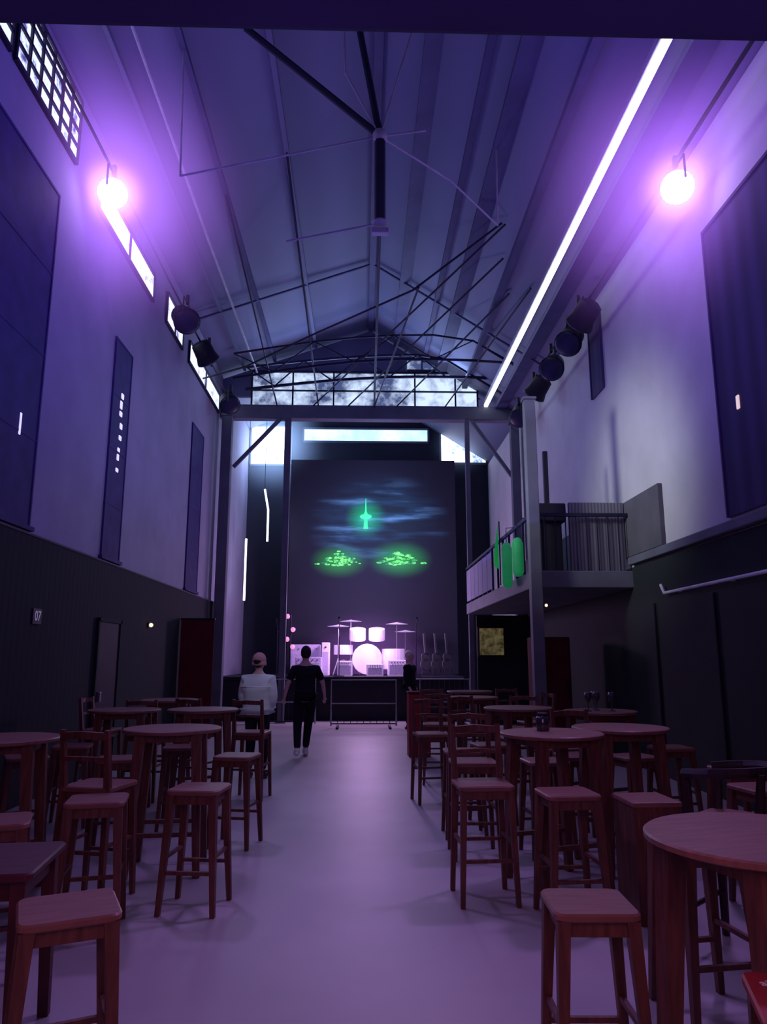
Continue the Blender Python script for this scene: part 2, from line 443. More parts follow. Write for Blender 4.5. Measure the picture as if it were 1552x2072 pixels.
for x,y,z,t in ((3.72,12.5,7.2,(1,9,3)),(3.72,13.7,7.2,(1,8,3)),(3.72,15.2,7.2,(0,20,1)),(3.72,11.8,7.25,(0,20,1)),(3.72,16.8,7.2,(1,12,1)),
              (-3.3,12.95,7.75,(0,8,3)),(-3.3,14.95,7.8,(0,20,1)),(-3.3,17.6,7.75,(0,10,1))):
    spotlight((x,y,z),t,'lens_off','unlit black stage spotlight on the lighting bar',1.25)

def bloom_glow(c, R, col, s, core=0.0, ccol=(1,.6,1), label='violet emissive glow imitating bloom around a stage spotlight', pw=3.2):  # emissive ball added to imitate lens bloom, nothing scatters inside it
    m = bpy.data.materials.new('bloom_emission'); m.use_nodes = True
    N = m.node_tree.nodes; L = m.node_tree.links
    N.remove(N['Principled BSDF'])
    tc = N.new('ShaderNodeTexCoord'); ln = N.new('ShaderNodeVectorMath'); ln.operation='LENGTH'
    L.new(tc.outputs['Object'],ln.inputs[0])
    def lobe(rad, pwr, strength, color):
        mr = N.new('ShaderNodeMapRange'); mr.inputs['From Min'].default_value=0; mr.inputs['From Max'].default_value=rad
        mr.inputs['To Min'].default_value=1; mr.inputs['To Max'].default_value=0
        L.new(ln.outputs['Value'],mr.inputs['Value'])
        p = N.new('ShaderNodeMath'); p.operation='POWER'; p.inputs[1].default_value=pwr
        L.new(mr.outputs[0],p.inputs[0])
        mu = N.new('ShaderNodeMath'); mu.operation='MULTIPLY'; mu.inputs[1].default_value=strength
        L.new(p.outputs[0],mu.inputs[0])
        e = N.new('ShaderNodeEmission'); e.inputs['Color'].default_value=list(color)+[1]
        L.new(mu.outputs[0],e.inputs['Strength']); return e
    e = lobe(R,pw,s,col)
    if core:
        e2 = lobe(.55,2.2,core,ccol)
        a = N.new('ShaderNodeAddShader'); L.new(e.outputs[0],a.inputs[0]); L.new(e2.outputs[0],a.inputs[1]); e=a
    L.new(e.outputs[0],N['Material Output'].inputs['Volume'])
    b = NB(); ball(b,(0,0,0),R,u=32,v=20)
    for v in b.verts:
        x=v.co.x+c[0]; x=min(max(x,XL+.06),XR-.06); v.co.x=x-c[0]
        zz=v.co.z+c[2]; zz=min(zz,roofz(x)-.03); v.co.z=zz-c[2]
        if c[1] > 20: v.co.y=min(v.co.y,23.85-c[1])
    return obj('bloom_glow',b,m,loc=c,label=label,category='bloom_glow',kind='stuff')
bloom_glow(LL,2.3,(.46,.17,1.0),1.4,6,(.9,.5,1),pw=2.8); bloom_glow(LR,2.3,(.42,.15,.92),1.4,5,(.9,.5,1),pw=2.8)
bloom_glow((-2.9,23.2,8.4),1.9,(.32,.52,1.0),1.9,label='blue-white emissive glow imitating bloom before the stage windows',pw=2.4)
bloom_glow((3.2,23.2,8.4),1.2,(.35,.5,1.0),.8,label='blue-white emissive glow imitating bloom before the stage windows')

# ------------------------------------------------------------------ balcony on the right
r = empty('balcony',(3.4,11.2,0),label='grey balcony with panelled railing along the white wall',category='balcony')
obj('slab', box(NB(),-.8,.8,0,7.25,2.64,2.9,.015),'beam',r)
b = NB()
for k in range(13): box(b,-.79,-.75,.1+k*.58,.13+k*.58,2.9,3.75)
box(b,-.8,-.75,0,7.25,3.75,3.80)
obj('railing',b,'steel',r)
obj('railing_panel', box(NB(),-.79,-.775,3.6,7.2,2.95,3.7),'wallL',r)
b = NB()
for k in range(10): box(b,-.75+k*.165,-.735+k*.165,0.02,.04,2.9,3.75)
box(b,-.8,.8,.0,.06,3.75,3.80); obj('railing',b,'steel',r)
obj('grey_curtain', box(NB(),3.25,4.12,11.35,11.42,2.9,4.0,.01),striped('grey_drape',(.20,.20,.23),6,'X',.35,.8,.5),label='grey pleated drape hanging behind the balcony railing',category='curtain')
r = empty('loudspeaker',(2.98,11.6,2.9),label='black loudspeaker on a pole standing on the balcony',category='loudspeaker')
obj('cabinet',box(NB(),-.24,.24,-.2,.2,.8,1.1,.02),'lamp',r)
obj('lower_cabinet',box(NB(),-.17,.17,-.17,.17,0,.8,.02),'stage',r)
obj('antenna',box(NB(),-.05,.03,-.03,.03,1.1,2.0,.01),'lamp',r)
for y,h,z0 in ((11.6,.62,2.85),(12.5,.78,2.75)):
    r = empty('green_tube_lamp',(2.47,y,z0),label='rounded green glowing tube hanging outside the balcony railing',category='lamp',group='green glowing tubes on the balcony')
    b = NB(); lathe(b,[(.03,0),(.07,.02),(.09,.08),(.09,h-.10),(.06,h-.02),(.03,h)],18); obj('tube',b,'green',r,True)
    b = NB(); tube(b,[(0,0,h-.01),(0,0,3.78-z0),(.14,0,3.79-z0)],.008,5); obj('hook',b,'steel',r)
r = empty('pennant',(2.54,13.6,3.2),label='pointed green pennant on the balcony railing',category='flag')
b = NB(); vs=[b.verts.new(p) for p in ((0,0,0),(0,.45,.1),(0,.5,.35),(0,.05,.85))]
g = b.faces.new(vs); bmesh.ops.solidify(b,geom=[g],thickness=.01); obj('cloth',b,'green',r)
obj('pole',tube(NB(),[(0.02,0,-.3),(0.02,0,.9)],.012,6),'steel',r)
obj('wall_partition', box(NB(),2.85,XR,18.5,18.6,0,2.62),'green_black',**S)
r = empty('poster',(3.2,18.46,1.65),label='framed yellow-brown poster on the dark partition',category='poster')
obj('print',box(NB(),-.3,.3,-.01,.0,0,.65),'poster',r)
b=NB(); box(b,-.34,-.3,-.03,.04,-.04,.69); box(b,.3,.34,-.03,.04,-.04,.69); box(b,-.3,.3,-.03,.04,-.04,0); box(b,-.3,.3,-.03,.04,.65,.69)
obj('frame',b,'lamp',r)
r = empty('drinks_cabinet',(3.35,13.4,0),label='dark red upright drinks cabinet below the balcony',category='cabinet')
obj('body',box(NB(),-.32,.32,-.25,.3,0,1.95,.02),'red_dim',r)
d=obj('door',box(NB(),-.29,.29,-.29,-.25,.1,1.9,.01),'red_dim',r)
obj('handle',box(NB(),.22,.25,-.33,-.29,.9,1.2,.008),'steel',d)
r = empty('handrail',(XR-.12,5,2.45),label='white handrail pipe fixed along the dark wall',category='handrail')
obj('pipe',tube(NB(),[(0,0,0),(0,4.9,0),(0,5.0,.12)],.022,8),'white',r)
for y in (.3,1.7,3.1,4.5): obj('bracket',box(NB(),0,.07,y,y+.04,-.02,.02),'white',r)

# ------------------------------------------------------------------ left wall small things
r = empty('wall_sign',(XL+.05,8.7,2.06),label='small dark sign with white outlined digits on black boarding',category='sign')
obj('plate',box(NB(),0,.015,-.12,.12,-.09,.09,.004),'lamp',r)
text('digits','07',.16,'digit',r,(.018,0,0),(math.pi/2,0,math.pi/2))
r = empty('wall_lamp',(XL+.05,13.2,2.15),label='tiny warm wall lamp on black boarding',category='lamp')
obj('bulb',ball(NB(),(.06,0,0),.035),'warm',r,True); obj('mount',box(NB(),0,.03,-.04,.04,-.05,.05,.005),'lamp',r)
r = empty('wall_lamp',(2.72,10.95,2.35),label='tiny warm lamp on the balcony column',category='lamp')
obj('bulb',ball(NB(),(-.0,-.04,0),.022),'warm',r,True); obj('mount',box(NB(),-.035,.02,-.03,.05,-.03,.03,.005),'lamp',r)
r = empty('red_banner',(-3.38,15.5,0),label='dark red roll-up banner standing by the black wall',category='banner')
obj('cloth',box(NB(),-.34,.34,-.01,.01,.08,2.35,.003),'red_dim',r)
obj('base',box(NB(),-.36,.36,-.1,.1,0,.08,.01),'lamp',r)
obj('top_bar',box(NB(),-.35,.35,-.02,.02,2.35,2.39),'lamp',r)

# ------------------------------------------------------------------ stage
r = empty('stage',(0,19.6,0),label='black raised stage with white edge line',category='stage')
obj('deck',box(NB(),-3.75,2.7,0,4.3,1.02,1.1,.01),'stage',r)
obj('front_skirt',box(NB(),-3.75,2.7,.05,.1,0,1.02),'stage',r)
obj('edge_strip',box(NB(),1.15,2.65,-.02,0,1.03,1.07),'white',r)
def barrier(x,y,w,rz,label):
    r = empty('crowd_barrier',(x,y,0),rz,label=label,category='barrier')
    b=NB(); tube(b,[(-w/2,0,.05),(-w/2,0,1.08),(w/2,0,1.08),(w/2,0,.05)],.02,6); tube(b,[(-w/2,0,.55),(w/2,0,.55)],.015,6)
    obj('frame',b,'steel_l',r)
    b=NB()
    for k in range(1,10): tube(b,[(-w/2+w*k/10,0,.1),(-w/2+w*k/10,0,1.06)],.008,5)
    tube(b,[(-w/2,0,.1),(w/2,0,.1)],.015,5); obj('bars',b,'steel',r)
    for s in (-1,1): obj('foot',box(NB(),s*w*.4-.03,s*w*.4+.03,-.3,.3,0,.05,.01),'steel',r)
barrier(.05,17.6,1.5,0,'metal crowd barrier in front of the stage')
barrier(2.0,18.2,1.2,0,'metal crowd barrier in front of the stage')
barrier(-1.9,18.2,1.6,0,'metal crowd barrier in front of the stage')

# backdrop with projection fading at its edges, green glow around the projected motifs
m, nt, N, L, bs = _new('projection')
tc=N.new('ShaderNodeTexCoord'); mp=N.new('ShaderNodeMapping'); mp.inputs['Scale'].default_value=(.35,1,2.6); L.new(tc.outputs['Object'],mp.inputs[0])
no=N.new('ShaderNodeTexNoise'); no.inputs['Scale'].default_value=1.1; no.inputs['Detail'].default_value=7; L.new(mp.outputs[0],no.inputs[0])
rp=N.new('ShaderNodeValToRGB'); rp.color_ramp.elements[0].position=.43; rp.color_ramp.elements[0].color=(.003,.014,.022,1)
rp.color_ramp.elements[1].position=.68; rp.color_ramp.elements[1].color=(.18,.40,1.0,1)
e2=rp.color_ramp.elements.new(.54); e2.color=(.012,.06,.16,1)
L.new(no.outputs['Fac'],rp.inputs[0])
def radial(cx,cz,rx,rz_):
    sb=N.new('ShaderNodeVectorMath'); sb.operation='SUBTRACT'; sb.inputs[1].default_value=(cx,0,cz); L.new(tc.outputs['Object'],sb.inputs[0])
    ml=N.new('ShaderNodeVectorMath'); ml.operation='MULTIPLY'; ml.inputs[1].default_value=(1/rx,0,1/rz_); L.new(sb.outputs[0],ml.inputs[0])
    ln=N.new('ShaderNodeVectorMath'); ln.operation='LENGTH'; L.new(ml.outputs[0],ln.inputs[0])
    mr=N.new('ShaderNodeMapRange'); mr.interpolation_type='SMOOTHSTEP'; mr.inputs['From Min'].default_value=0; mr.inputs['From Max'].default_value=1; mr.inputs['To Min'].default_value=1; mr.inputs['To Max'].default_value=0
    L.new(ln.outputs['Value'],mr.inputs['Value']); return mr
def scaled(src_col, fac_node, k=1.0):
    v=N.new('ShaderNodeVectorMath'); v.operation='SCALE'
    if isinstance(src_col,tuple): v.inputs[0].default_value=[c*k for c in src_col]
    else: L.new(src_col,v.inputs[0])
    L.new(fac_node.outputs[0],v.inputs['Scale']); return v
tot=scaled(rp.outputs[0],radial(.2,5.7,2.4,1.7))
for cx,cz,rx,rz_,c in ((-.2,5.85,.7,.7,(.0,.34,.12)),(-1.0,4.5,1.0,.6,(.02,.24,.04)),(.85,4.55,1.1,.65,(.02,.28,.06)),(0,5.2,3.2,3.4,(.006,.010,.028)),(-.1,1.6,2.2,1.6,(.10,.035,.17))):
    s_=scaled(c,radial(cx,cz,rx,rz_)); a=N.new('ShaderNodeVectorMath'); a.operation='ADD'; L.new(tot.outputs[0],a.inputs[0]); L.new(s_.outputs[0],a.inputs[1]); tot=a
bs.inputs['Base Color'].default_value=(.03,.033,.052,1); bs.inputs['Roughness'].default_value=.95; L.new(tot.outputs[0],bs.inputs['Emission Color']); bs.inputs['Emission Strength'].default_value=1.1
MP=m
r = empty('stage_backdrop',(.3,22.6,0),label='dark stage backdrop with projected blue night sky',category='backdrop')
obj('cloth',box(NB(),-2.55,2.6,0,.05,1.1,7.7),MP,r)
b=NB(); tube(b,[(-.2,-.03,5.5),(-.2,-.03,5.78)],[.07,.045],10); ball(b,(-.2,-.04,5.88),.16,(1.15,.3,.5)); lathe(b,[(.06,5.95),(.025,6.05),(.012,6.25),(.005,6.45)],10,(-.2,-.04,0))
obj('tower_picture',b,'green_neon',r,True,label='glowing green tower shape with a spire')
for cx,cz,w in ((-1.0,4.45,1.15),(.85,4.48,1.25)):
    b=NB()
    for k in range(60):
        u=random.gauss(0,.22)
        ball(b,(cx+u*w,-.04,cz-.05+random.uniform(-.06,.42)*max(0,1-abs(u)*1.7)),random.uniform(.02,.06),(1.7,.12,.6),8,5)
    obj('tree_picture',b,'green_tree',r,True,label='bright green lit tree')

for x,y,z0,z1 in ((-3.4,21.5,3.2,5.0),(-2.85,22.0,5.0,6.6),(-2.4,22.2,4.7,6.0)):  # made-up hung tubes standing in for bright window slits
    r=empty('bright_slit',(x,y,z0),label='bright vertical window slit shaped as a tube beside the stage',category='light')
    pts=[(0,0,0),(.0,0,(z1-z0)*.6),(-.12 if x==-2.85 else 0,0,z1-z0)]
    obj('tube',tube(NB(),pts,.03,8),'strip',r)
    obj('hanger',tube(NB(),[pts[2],(pts[2][0],0,9.0-z0)],.008,5),'steel',r)

ZS=1.1
def amp(x,y,w,d,h,z=ZS,m='amp'):
    r=empty('amplifier',(x,y,z),label='pale amplifier box on the stage',category='amplifier')
    obj('cabinet',box(NB(),-w/2,w/2,-d/2,d/2,0,h,.02),m,r)
    obj('grille',box(NB(),-w/2+.04,w/2-.04,-d/2-.015,-d/2,.04,h*.72,.005),'amp',r)
    b=NB()
    for k in range(5): tube(b,[(-w/2+.1+k*(w-.2)/4,-d/2-.03,h*.86),(-w/2+.1+k*(w-.2)/4,-d/2,h*.86)],.018,8)
    obj('knob_row',b,'chrome',r)
amp(-1.45,20.7,.7,.4,.5); amp(-1.6,21.4,.85,.4,.85); amp(-1.0,21.0,.22,.3,.9,m='amp_white_glow'); amp(.95,20.35,.5,.35,.42,m='amp_white_glow'); amp(.35,20.25,.45,.35,.32,m='amp_white_glow'); amp(-.45,20.3,.4,.3,.4,m='amp_white_glow')
r=empty('drum_kit',(.15,21.3,ZS),label='pale drum kit with cymbals on the stage',category='drum kit')
r.scale=(1.35,1.3,1.35)
def drum(nm,c,rad,dep,tilt):
    b=NB(); lathe(b,[(rad*.97,0),(rad,.01),(rad,dep-.01),(rad*.97,dep)],20)
    bmesh.ops.transform(b,matrix=Matrix.Translation(c)@Euler(tilt).to_matrix().to_4x4(),verts=b.verts[:])
    obj(nm,b,'drum',r)
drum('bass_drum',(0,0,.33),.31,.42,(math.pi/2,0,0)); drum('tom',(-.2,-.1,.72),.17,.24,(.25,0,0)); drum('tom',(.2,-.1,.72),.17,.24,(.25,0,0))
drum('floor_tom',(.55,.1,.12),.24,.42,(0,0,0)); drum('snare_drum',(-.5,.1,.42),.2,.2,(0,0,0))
for x,y in ((-.5,.1),(.55,.1)):
    b=NB()
    for a in (0,2.1,4.2): tube(b,[(x+.2*math.cos(a),y+.2*math.sin(a),0.01),(x+.05*math.cos(a),y+.05*math.sin(a),.3)],.012,5)
    ball(b,(x,y,.3),.06,(1,1,.4),8,6)
    obj('drum_stand',b,'chrome',r)
for x,y,z in ((-.6,-.1,1.0),(.62,-.1,1.05),(.82,.25,.9),(-.35,.25,1.12)):
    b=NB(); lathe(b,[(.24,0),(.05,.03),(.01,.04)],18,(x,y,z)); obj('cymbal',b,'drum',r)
    b=NB(); tube(b,[(x,y,.3),(x,y,z)],.012,5)
    for a in (0,2.1,4.2): tube(b,[(x+.2*math.cos(a),y+.2*math.sin(a),0.01),(x,y,.35)],.01,5)
    obj('cymbal_stand',b,'chrome',r)
for x,y in ((-.6,20.0),(1.45,20.1),(-2.3,20.5)):
    r=empty('microphone_stand',(x,y,ZS),label='thin microphone stand on the stage',category='microphone stand')
    b=NB(); tube(b,[(0,0,0.01),(0,0,1.25)],.012,6); lathe(b,[(.14,0),(.14,.02),(.02,.03)],14); obj('stand',b,'steel',r)
    obj('boom',tube(NB(),[(0,.15,1.15),(0,-.3,1.45)],.01,6),'steel',r)
    obj('microphone',tube(NB(),[(0,-.3,1.45),(0,-.36,1.48),(0,-.42,1.51)],[.012,.02,.03],8),'lamp',r)
for x in (1.75,2.05,2.35):
    r=empty('guitar',(x,20.7,ZS),.3,label='purple-lit electric guitar leaning on a stand',category='guitar')
    b=NB(); lathe(b,[(.0001,0),(.16,.0),(.16,.05),(.0001,.05)],16,(0,0,0)); 
    lathe(b,[(.0001,0),(.12,.0),(.12,.05),(.0001,.05)],16,(0,.2,0))
    bmesh.ops.transform(b,matrix=Matrix.Translation((0,0,.3))@Euler((math.pi/2-.15,0,0)).to_matrix().to_4x4(),verts=b.verts[:])
    obj('body',b,'grey',r); obj('neck',bar(NB(),(0,0,.6),(0,.1,1.15),.05),'grey',r)
    b=NB(); tube(b,[(-.15,-.1,0.01),(0,.1,.45)],.01,5); tube(b,[(.15,-.1,0.01),(0,.1,.45)],.01,5); tube(b,[(0,.3,0.01),(0,.1,.45)],.01,5); obj('guitar_stand',b,'steel',r)
r=empty('floor_stand_lamp',(-1.9,19.95,ZS),label='pink-lit lamp cluster on a stand on the stage',category='stage lamp')
b=NB(); tube(b,[(0,0,0.01),(0,0,1.6)],.02,6); lathe(b,[(.2,0),(.2,.02),(.03,.03)],14); obj('stand',b,'lamp',r)
M['pink']=mat('pink_lamp',(.6,.2,.4),.4,noise=14,amt=.6,emit=(1,.35,.75),es=.9)
for k,z in enumerate((.75,.95,1.2,1.55)):
    b=NB(); tube(b,[(.07*(-1)**k,.05,z),(.07*(-1)**k,-.05,z),(.08*(-1)**k,-.10,z+.02)],[.04,.055,.065],10); obj('lamp_head',b,'pink',r,True)

# ------------------------------------------------------------------ furniture prototypes
def stool_proto(name,label,loc,rz,m='wood',mt='wood_top'):
    r=empty(name,loc,rz,label=label,category='stool',group='wooden bar stools')
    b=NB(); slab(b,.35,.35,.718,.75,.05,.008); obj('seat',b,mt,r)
    b=NB()
    for s in (-1,1):
        box(b,-.13,.13,s*.135-.011,s*.135+.011,.66,.718,.003); box(b,s*.135-.011,s*.135+.011,-.12,.12,.661,.718,.003)
    obj('apron',b,m,r)
    for sx in (-1,1):
        for sy in (-1,1):
            obj('leg',bar(NB(),(sx*.138,sy*.138,.718),(sx*.178,sy*.178,0.0),.052,.030),m,r)
    for sy in (-1,1): obj('footrest',bar(NB(),(-.160,sy*.160,.25),(.160,sy*.160,.25),.022),m,r)
    for sx in (-1,1): obj('footrest',bar(NB(),(sx*.156,-.156,.34),(sx*.156,.156,.34),.022),m,r)
    return r
def chair_proto(loc,rz,label='reddish wooden bar chair with open backrest'):
    r=empty('bar_chair',loc,rz,label=label,category='bar chair',group='wooden bar chairs')
    b=NB(); slab(b,.38,.38,.715,.75,.04,.008); obj('seat',b,'wood_top',r)
    for sx in (-1,1):
        obj('leg',bar(NB(),(sx*.16,-.16,.715),(sx*.185,-.19,0),.044,.03),'wood',r)
        b=NB(); tube(b,[(sx*.185,.2,0),(sx*.165,.165,.72),(sx*.165,.215,1.12)],[.022,.03,.022],4,math.pi/4); obj('leg',b,'wood',r)
    b=NB(); tube(b,[(-.165,.215,1.08),(0,.245,1.09),(.165,.215,1.08)],.033,4,math.pi/4)
    tube(b,[(-.165,.19,.93),(0,.21,.935),(.165,.19,.93)],.018,4,math.pi/4); obj('backrest',b,'wood',r)
    for sy,z in ((-1,.28),(1,.34)): obj('footrest',bar(NB(),(-.17,sy*.178,z),(.17,sy*.178,z),.022),'wood',r)
    for sx in (-1,1): obj('footrest',bar(NB(),(sx*.172,-.17,.38),(sx*.172,.17,.38),.022),'wood',r)
    b=NB(); 
    for s in (-1,1): box(b,-.14,.14,s*.155-.01,s*.155+.01,.66,.715); box(b,s*.155-.01,s*.155+.01,-.14,.14,.661,.715)
    obj('apron',b,'wood',r)
    return r
def arm_proto(loc,rz,label='dark wooden armchair with curved arm rail'):
    r=empty('armchair',loc,rz,label=label,category='armchair',group='dark curved-rail armchairs')
    b=NB(); slab(b,.46,.44,.66,.71,.08,.012); obj('seat',b,'wood_top',r)
    for sx in (-1,1):
        b=NB(); tube(b,[(sx*.22,-.2,0),(sx*.19,-.18,.66),(sx*.22,-.17,.92)],[.022,.028,.022],6); obj('leg',b,'wood_dark',r)
        b=NB(); tube(b,[(sx*.2,.24,0),(sx*.17,.18,.66),(sx*.17,.22,.98)],[.022,.028,.022],6); obj('leg',b,'wood_dark',r)
    pts=[(.245*math.sin(a)*1.02,-.02+.27*math.cos(a)+0.0,.94+.05*math.cos(a/1.6)) for a in [math.radians(t) for t in range(-130,131,20)]]
    obj('arm_rail',tube(NB(),pts,.03,6),'wood_dark',r)
    b=NB(); 
    for x in (-.08,.0,.08): tube(b,[(x,.19,.7),(x,.25,.97)],.012,6)
    obj('back_spindles',b,'wood_dark',r)
    b=NB(); tube(b,[(-.2,-.19,.25),(.2,-.19,.25)],.014,6); tube(b,[(-.19,.21,.25),(.19,.21,.25)],.014,6); obj('stretcher',b,'wood_dark',r)
    return r
def table_proto(loc,rz,R=.36,label='round reddish wooden high table with four legs',h=1.05):
    r=empty('high_table',loc,rz,label=label,category='table',group='round wooden high tables')
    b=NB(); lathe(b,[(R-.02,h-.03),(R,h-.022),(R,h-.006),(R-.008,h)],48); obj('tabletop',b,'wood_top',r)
    b=NB(); q=R*.55
    for s in (-1,1): box(b,-q,q,s*q-.015,s*q+.015,h-.09,h-.03); box(b,s*q-.015,s*q+.015,-q,q,h-.09,h-.031)
    obj('apron',b,'wood',r)
    for sx in (-1,1):
        for sy in (-1,1): obj('leg',bar(NB(),(sx*q,sy*q,h-.035),(sx*(q+.05),sy*(q+.05),0),.075,.05),'wood',r)
    k=q+.035
    for sy in (-1,1): obj('stretcher',bar(NB(),(-k,sy*k,.3),(k,sy*k,.3),.03),'wood',r)
    return r

stoolA = stool_proto('bar_stool','square-seated reddish wooden bar stool with splayed legs',(-1.08,3.0,0),.42)
for t in ((-1.08,5.25,-.12),(-1.62,4.85,.2),(-2.35,4.6,.3),(-3.0,5.95,.1),(-2.1,6.75,.2),(-2.95,6.9,.5),
              (-1.1,6.9,-.2),(-2.85,7.7,.2),(-1.75,7.6,.1),(-1.95,4.25,.35),(-2.75,4.1,.2),
              (.86,3.0,-.04,(.9,.9,.93)),(1.33,5.0,.08),(1.60,3.72,.15),(2.7,5.15,.2),(1.55,6.5,.1),(.95,7.2,.0),(2.4,6.75,.3),(1.3,7.7,.2),(3.0,7.4,.1),(2.95,6.0,.1),(1.9,7.4,.2)):
    dup(stoolA,(t[0],t[1],0),t[2],sc=t[3] if len(t)>3 else None)
stoolA.scale=(1,1,.93)
r=empty('low_table',(-1.68,3.52,0),.12,label='square dark red wooden low table',category='table')
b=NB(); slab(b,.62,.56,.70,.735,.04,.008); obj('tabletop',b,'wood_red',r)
for sx in (-1,1):
    for sy in (-1,1): obj('leg',bar(NB(),(sx*.25,sy*.22,.70),(sx*.27,sy*.24,0),.06,.045),'wood_red',r)
b=NB()
for s in (-1,1): box(b,-.25,.25,s*.22-.012,s*.22+.012,.62,.70); box(b,s*.25-.012,s*.25+.012,-.21,.21,.621,.70)
obj('apron',b,'wood_red',r)
chairA = chair_proto((.84,5.38,0),.05)
for x,y,a in ((.80,8.8,.15),(-1.28,9.05,3.0),(1.0,10.05,-.1),(1.32,9.35,.4),(1.10,11.5,.1),(2.0,9.45,-.3),(-1.95,9.25,2.7),(-3.15,9.4,1.5),(2.35,10.3,-1.3),(.94,6.5,0.0),(2.3,11.6,.2),
              (-3.15,4.95,1.4),(-1.80,5.42,2.9),(-2.5,9.0,3.1),(1.95,6.85,.1)):
    dup(chairA,(x,y,0),a)
armA = arm_proto((2.12,4.38,0),-2.4)
dup(armA,(2.32,3.65,0),-1.9)
tabA = table_proto((1.33,2.56,0),.25,.38)
for x,y,a in ((1.42,5.70,.3),(2.08,6.12,.1),(-2.5,5.45,.2),(-1.5,6.15,.1),(-2.55,8.3,.1),(-1.72,8.35,.4),(1.75,8.5,.2),(2.5,7.95,.4),(1.55,10.75,.1),(1.8,12.6,.2),(-2.55,10.2,.1)):
    dup(tabA,(x,y,0),a,'round reddish-brown wooden high table with four legs')
tabA.scale=(1,1,.975)
tabA['label']='round reddish-brown wooden high table with thick legs'

r=empty('crate_stool',(1.84,5.0,0),.05,label='wooden box stool with a dark hand slot',category='stool')
b=NB(); box(b,-.16,.16,-.18,.18,.68,.71,.008); obj('seat',b,'wood_top',r)
b=NB(); box(b,-.15,.15,-.17,-.15,0.0,.68); box(b,-.15,.15,.15,.17,0.0,.68); box(b,-.15,-.13,-.15,.15,0,.68); box(b,.13,.15,-.15,.15,0,.68); obj('body',b,'wood',r)
obj('hand_slot',box(NB(),-.07,.07,-.175,-.169,.52,.58),'lamp',r)
r=empty('red_stool',(1.16,2.02,0),-.30,label='red square stool with white lettering on its top',category='stool')
b=NB(); slab(b,.33,.33,.72,.75,.03,.006); obj('seat',b,'red',r)
for sx in (-1,1):
    for sy in (-1,1): obj('leg',bar(NB(),(sx*.13,sy*.13,.72),(sx*.15,sy*.15,0),.045,.035),'wood',r)
text('lettering','aiss',.045,'white',r,(-.10,.09,.751),(0,0,.3),.0008)
r=empty('red_crate',(.95,12.7,0),.05,label='red box standing beside the far bar chairs',category='box')
obj('body',box(NB(),-.18,.18,-.15,.15,0,1.0,.015),'red',r); obj('lid',box(NB(),-.19,.19,-.16,.16,1.0,1.04,.008),'red_dim',r)

def glass(x,y,z,label='small dark stemmed drinking glass on a high table'):
    b=NB(); lathe(b,[(.035,0),(.034,.005),(.006,.012),(.006,.08),(.03,.11),(.038,.15),(.032,.19)],14)
    obj('drinking_glass',b,'glass',smooth=True,loc=(x,y,z),label=label,category='glass',group='glasses on the tables')
for x,y in ((2.35,7.85),(2.47,7.95),(2.60,7.85),(2.5,8.12)): glass(x,y,1.05)
r=empty('glass_jar',(1.38,5.80,1.05),label='glass jar with dark lid on the high table',category='jar')
b=NB(); lathe(b,[(.045,0),(.05,.01),(.05,.09),(.04,.11)],16); obj('jar',b,'glass',r,True)
b=NB(); lathe(b,[(.042,.11),(.042,.13),(.03,.135)],16); obj('lid',b,'lamp',r)

# ------------------------------------------------------------------ people
def skin(V,E,R,sub=2,root=0):
    me=bpy.data.meshes.new('sk'); me.from_pydata([Vector(v) for v in V],E,[]); me.update()
    o=bpy.data.objects.new('sk',me); COL.objects.link(o)
    o.modifiers.new('s','SKIN')
    for i,rr in enumerate(R):
        sv=me.skin_vertices[0].data[i]
        sv.radius=(rr,rr) if not isinstance(rr,tuple) else rr
        sv.use_root=(i==root)
    sm=o.modifiers.new('u','SUBSURF'); sm.levels=sub; sm.render_levels=sub
    dg=bpy.context.evaluated_depsgraph_get()
    m2=bpy.data.meshes.new_from_object(o.evaluated_get(dg))
    bpy.data.objects.remove(o); 
    b=NB(); b.from_mesh(m2); bpy.data.meshes.remove(m2)
    return b
def remesh(b,vox):
    me=bpy.data.meshes.new('rm'); b.to_mesh(me); b.free()
    o=bpy.data.objects.new('rm',me); COL.objects.link(o)
    m=o.modifiers.new('r','REMESH'); m.mode='VOXEL'; m.voxel_size=vox
    s=o.modifiers.new('sm','SMOOTH'); s.iterations=3; s.factor=.5
    dg=bpy.context.evaluated_depsgraph_get()
    m2=bpy.data.meshes.new_from_object(o.evaluated_get(dg)); bpy.data.objects.remove(o)
    b=NB(); b.from_mesh(m2); return b
def merge(dst,src):
    me=bpy.data.meshes.new('t'); src.to_mesh(me); src.free(); dst.from_mesh(me); bpy.data.meshes.remove(me)

